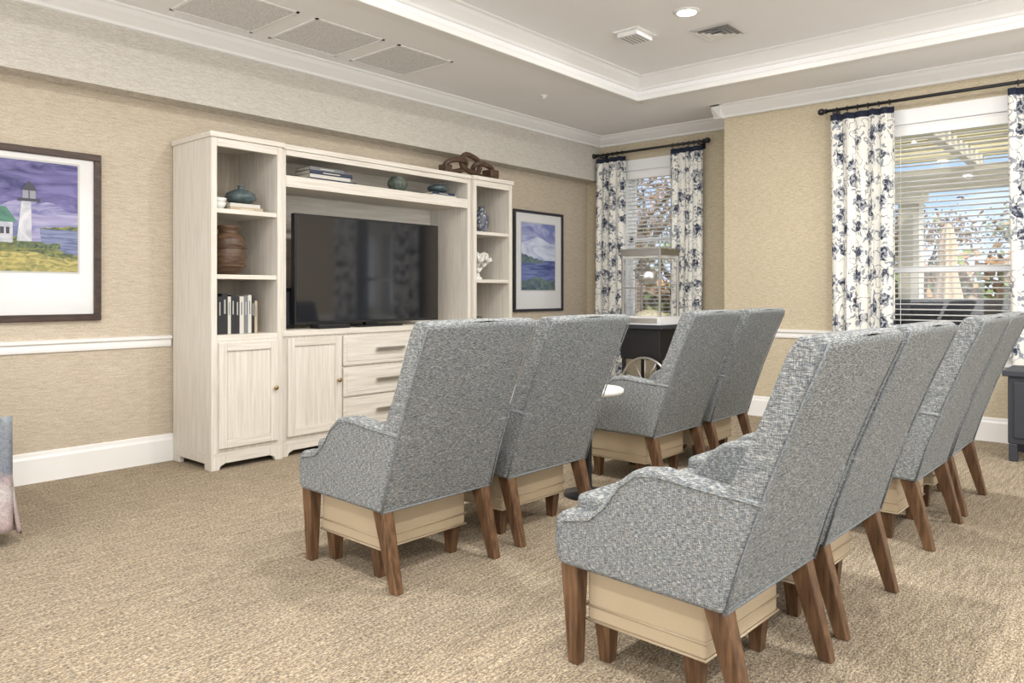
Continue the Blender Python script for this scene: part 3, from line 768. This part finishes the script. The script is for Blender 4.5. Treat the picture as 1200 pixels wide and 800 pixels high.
b = MB(); vs = []; fs = []; prof = [(.02, 2.55), (.08, 2.42), (.14, 2.1), (.12, 1.75), (.17, 1.4), (.24, 1.0)]; n = len(prof); seg = 32
for k in range(seg):
    a = 2*math.pi*k/seg; q = 1+.22*math.cos(8*a)
    for r, z in prof: vs.append((r*q*math.cos(a), r*q*math.sin(a), z))
for k in range(seg):
    for i in range(n-1): fs.append((k*n+i, ((k+1) % seg)*n+i, ((k+1) % seg)*n+i+1, k*n+i+1))
b.add(vs, fs, M_canvas, True); b.tube([(0, 0, 0), (0, 0, 2.6)], .025, M_black, 10); b.lathe([(.28, 0), (.28, .06), (.05, .1)], (0, 0, 0), M_dark)
b.obj('closed_patio_umbrella', (15.6, 3.05, -.12))
b = MB()
for i in range(110):
    y = -8+i*.16; b.box(19.0, 19.02, y, y+.02, -.12, 1.0, M_black)
b.box(18.99, 19.03, -8, 9.6, .92, .96, M_black); b.box(18.99, 19.03, -8, 9.6, .05, .09, M_black); b.obj('garden_fence')
b = MB(); b.box(-.28, .28, -.55, .55, .0, .85, M_black); b.lathe([(.27, -.5), (.27, .5)], (0, 0, .85), M_black, 24, Matrix.Rotation(R(90), 4, 'X')); b.obj('covered_grill', (9.0, 1.75, -.03), bevel=.02)
M_bark = noise_mat('bark', [(0.3, (.07, .05, .035)), (.7, (.18, .14, .10))], (10, 10, 3), 4, .9)
leafm = [plain('leaf_orange', (.32, .18, .085), .8), plain('leaf_green', (.14, .20, .07), .8), plain('leaf_brown', (.23, .16, .10), .8), plain('leaf_yellow', (.33, .27, .13), .8)]
def tree_mesh(seed, lm, h, dens):
    rr = random.Random(seed); b = MB()
    def br(p, d, r, ln, n):
        q = p + d*ln; b.tube([p, (p+q)/2+Vector((rr.uniform(-.1, .1), rr.uniform(-.1, .1), 0))*ln, q], [r, r*.8, r*.6], M_bark, 5)
        if n:
            for k in range(3): br(q, (d+Vector((rr.uniform(-.9, .9), rr.uniform(-.9, .9), rr.uniform(-.1, .6)))).normalized(), r*.6, ln*.72, n-1)
        if n <= 1:
            for k in range(dens):
                c = q + Vector((rr.gauss(0, .45), rr.gauss(0, .45), rr.gauss(0, .4))); s = rr.uniform(.05, .12)
                u = Vector((rr.gauss(0, 1), rr.gauss(0, 1), rr.gauss(0, 1))).normalized(); w = u.orthogonal().normalized()
                b.add([c-u*s, c+w*s*.6, c+u*s, c-w*s*.6], [(0, 1, 2, 3)], lm[0] if rr.random() < .7 else lm[1])
    br(Vector((0, 0, 0)), Vector((0, 0, 1)), .16*h/6, h*.3, 4)
    return b.mesh('autumn_tree')
tms = [tree_mesh(1, (leafm[2], leafm[0]), 6, 12), tree_mesh(2, (leafm[1], leafm[3]), 6, 18), tree_mesh(3, (leafm[2], leafm[0]), 7, 11), tree_mesh(4, (leafm[1], leafm[2]), 6, 12)]
rr = random.Random(11)
for i, (x, y) in enumerate([(31, 3), (30, 6.6), (26, 9.5), (28, 0.8), (32, 9.5), (22, 11), (26, 13), (20, 13.5), (30, 16), (24, 16.5), (28, 19), (17, 10.5)]):
    o = place(tms[(i*3+1) % 4], 'autumn_tree', (x, y, -.2)); s = rr.uniform(.75, 1.0); o.scale = (s, s, s*rr.uniform(.8, 1.)); o.rotation_euler[2] = rr.uniform(0, 6)
b = MB(); rr = random.Random(5)
for k in range(9000):
    y = rr.uniform(-6, 40); x = 44+rr.gauss(0, .8); z = abs(rr.gauss(0, 1.4))+.0; c = Vector((x, y, z)); s = rr.uniform(.14, .36)
    u = Vector((rr.gauss(0, 1), rr.gauss(0, 1), rr.gauss(0, 1))).normalized(); w = u.orthogonal().normalized()
    b.add([c-u*s, c+w*s, c+u*s, c-w*s], [(0, 1, 2, 3)], leafm[k % 3])
b.obj('shrub_hedge')

# ------------------------------------------------------------ light
W = bpy.data.worlds.new('sky'); scene.world = W; W.use_nodes = True
nt = W.node_tree; bg = nt.nodes['Background']
tc = nt.nodes.new('ShaderNodeTexCoord'); sp = nt.nodes.new('ShaderNodeSeparateXYZ'); nt.links.new(tc.outputs['Generated'], sp.inputs[0])
cl = noise(nt, mapping(nt, (2, 2, 6), 'Generated'), 2, 5, .6)
sky = ramp(nt, sp.outputs['Z'], [(0.0, (.66, .74, .88)), (.12, (.34, .50, .80)), (.5, (.24, .40, .75)), (1, (.2, .35, .7))])
sky = mix(nt, ramp(nt, cl, [(.5, (0, 0, 0)), (.68, (.6, .6, .6))]), sky, (.80, .82, .87))
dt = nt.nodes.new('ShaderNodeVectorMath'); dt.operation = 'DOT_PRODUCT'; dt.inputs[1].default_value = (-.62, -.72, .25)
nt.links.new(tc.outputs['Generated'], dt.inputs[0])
back_fill = math_(nt, 'MAXIMUM', dt.outputs['Value'], 0.0)
sky = mix(nt, math_(nt, 'MINIMUM', math_(nt, 'MULTIPLY', back_fill, 1.6), 1.0), sky, (2.25, 2.25, 2.25))  # sky behind the camera brightened, added as fill for the interior
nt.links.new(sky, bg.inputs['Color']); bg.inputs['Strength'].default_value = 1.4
S = bpy.data.lights.new('sun', 'SUN'); S.energy = 2.7; S.angle = R(1.5); S.color = (1, .95, .86)
so = bpy.data.objects.new('sun', S); scene.collection.objects.link(so); so.location = (10, -10, 12)
dirv = Vector((.35, .75, -.85)); so.rotation_euler = dirv.to_track_quat('-Z', 'Y').to_euler()

# ------------------------------------------------------------ camera
C = bpy.data.cameras.new('camera'); co = bpy.data.objects.new('camera', C); scene.collection.objects.link(co)
C.sensor_width = 36; C.lens = 26.7; C.shift_y = -57/1200
co.location = (0, 0, 1.15); co.rotation_euler = (R(90), 0, R(40.9-90)); C.clip_start = .05
scene.camera = co
scene.view_settings.view_transform = 'Standard'
scene.view_settings.exposure = 0.22
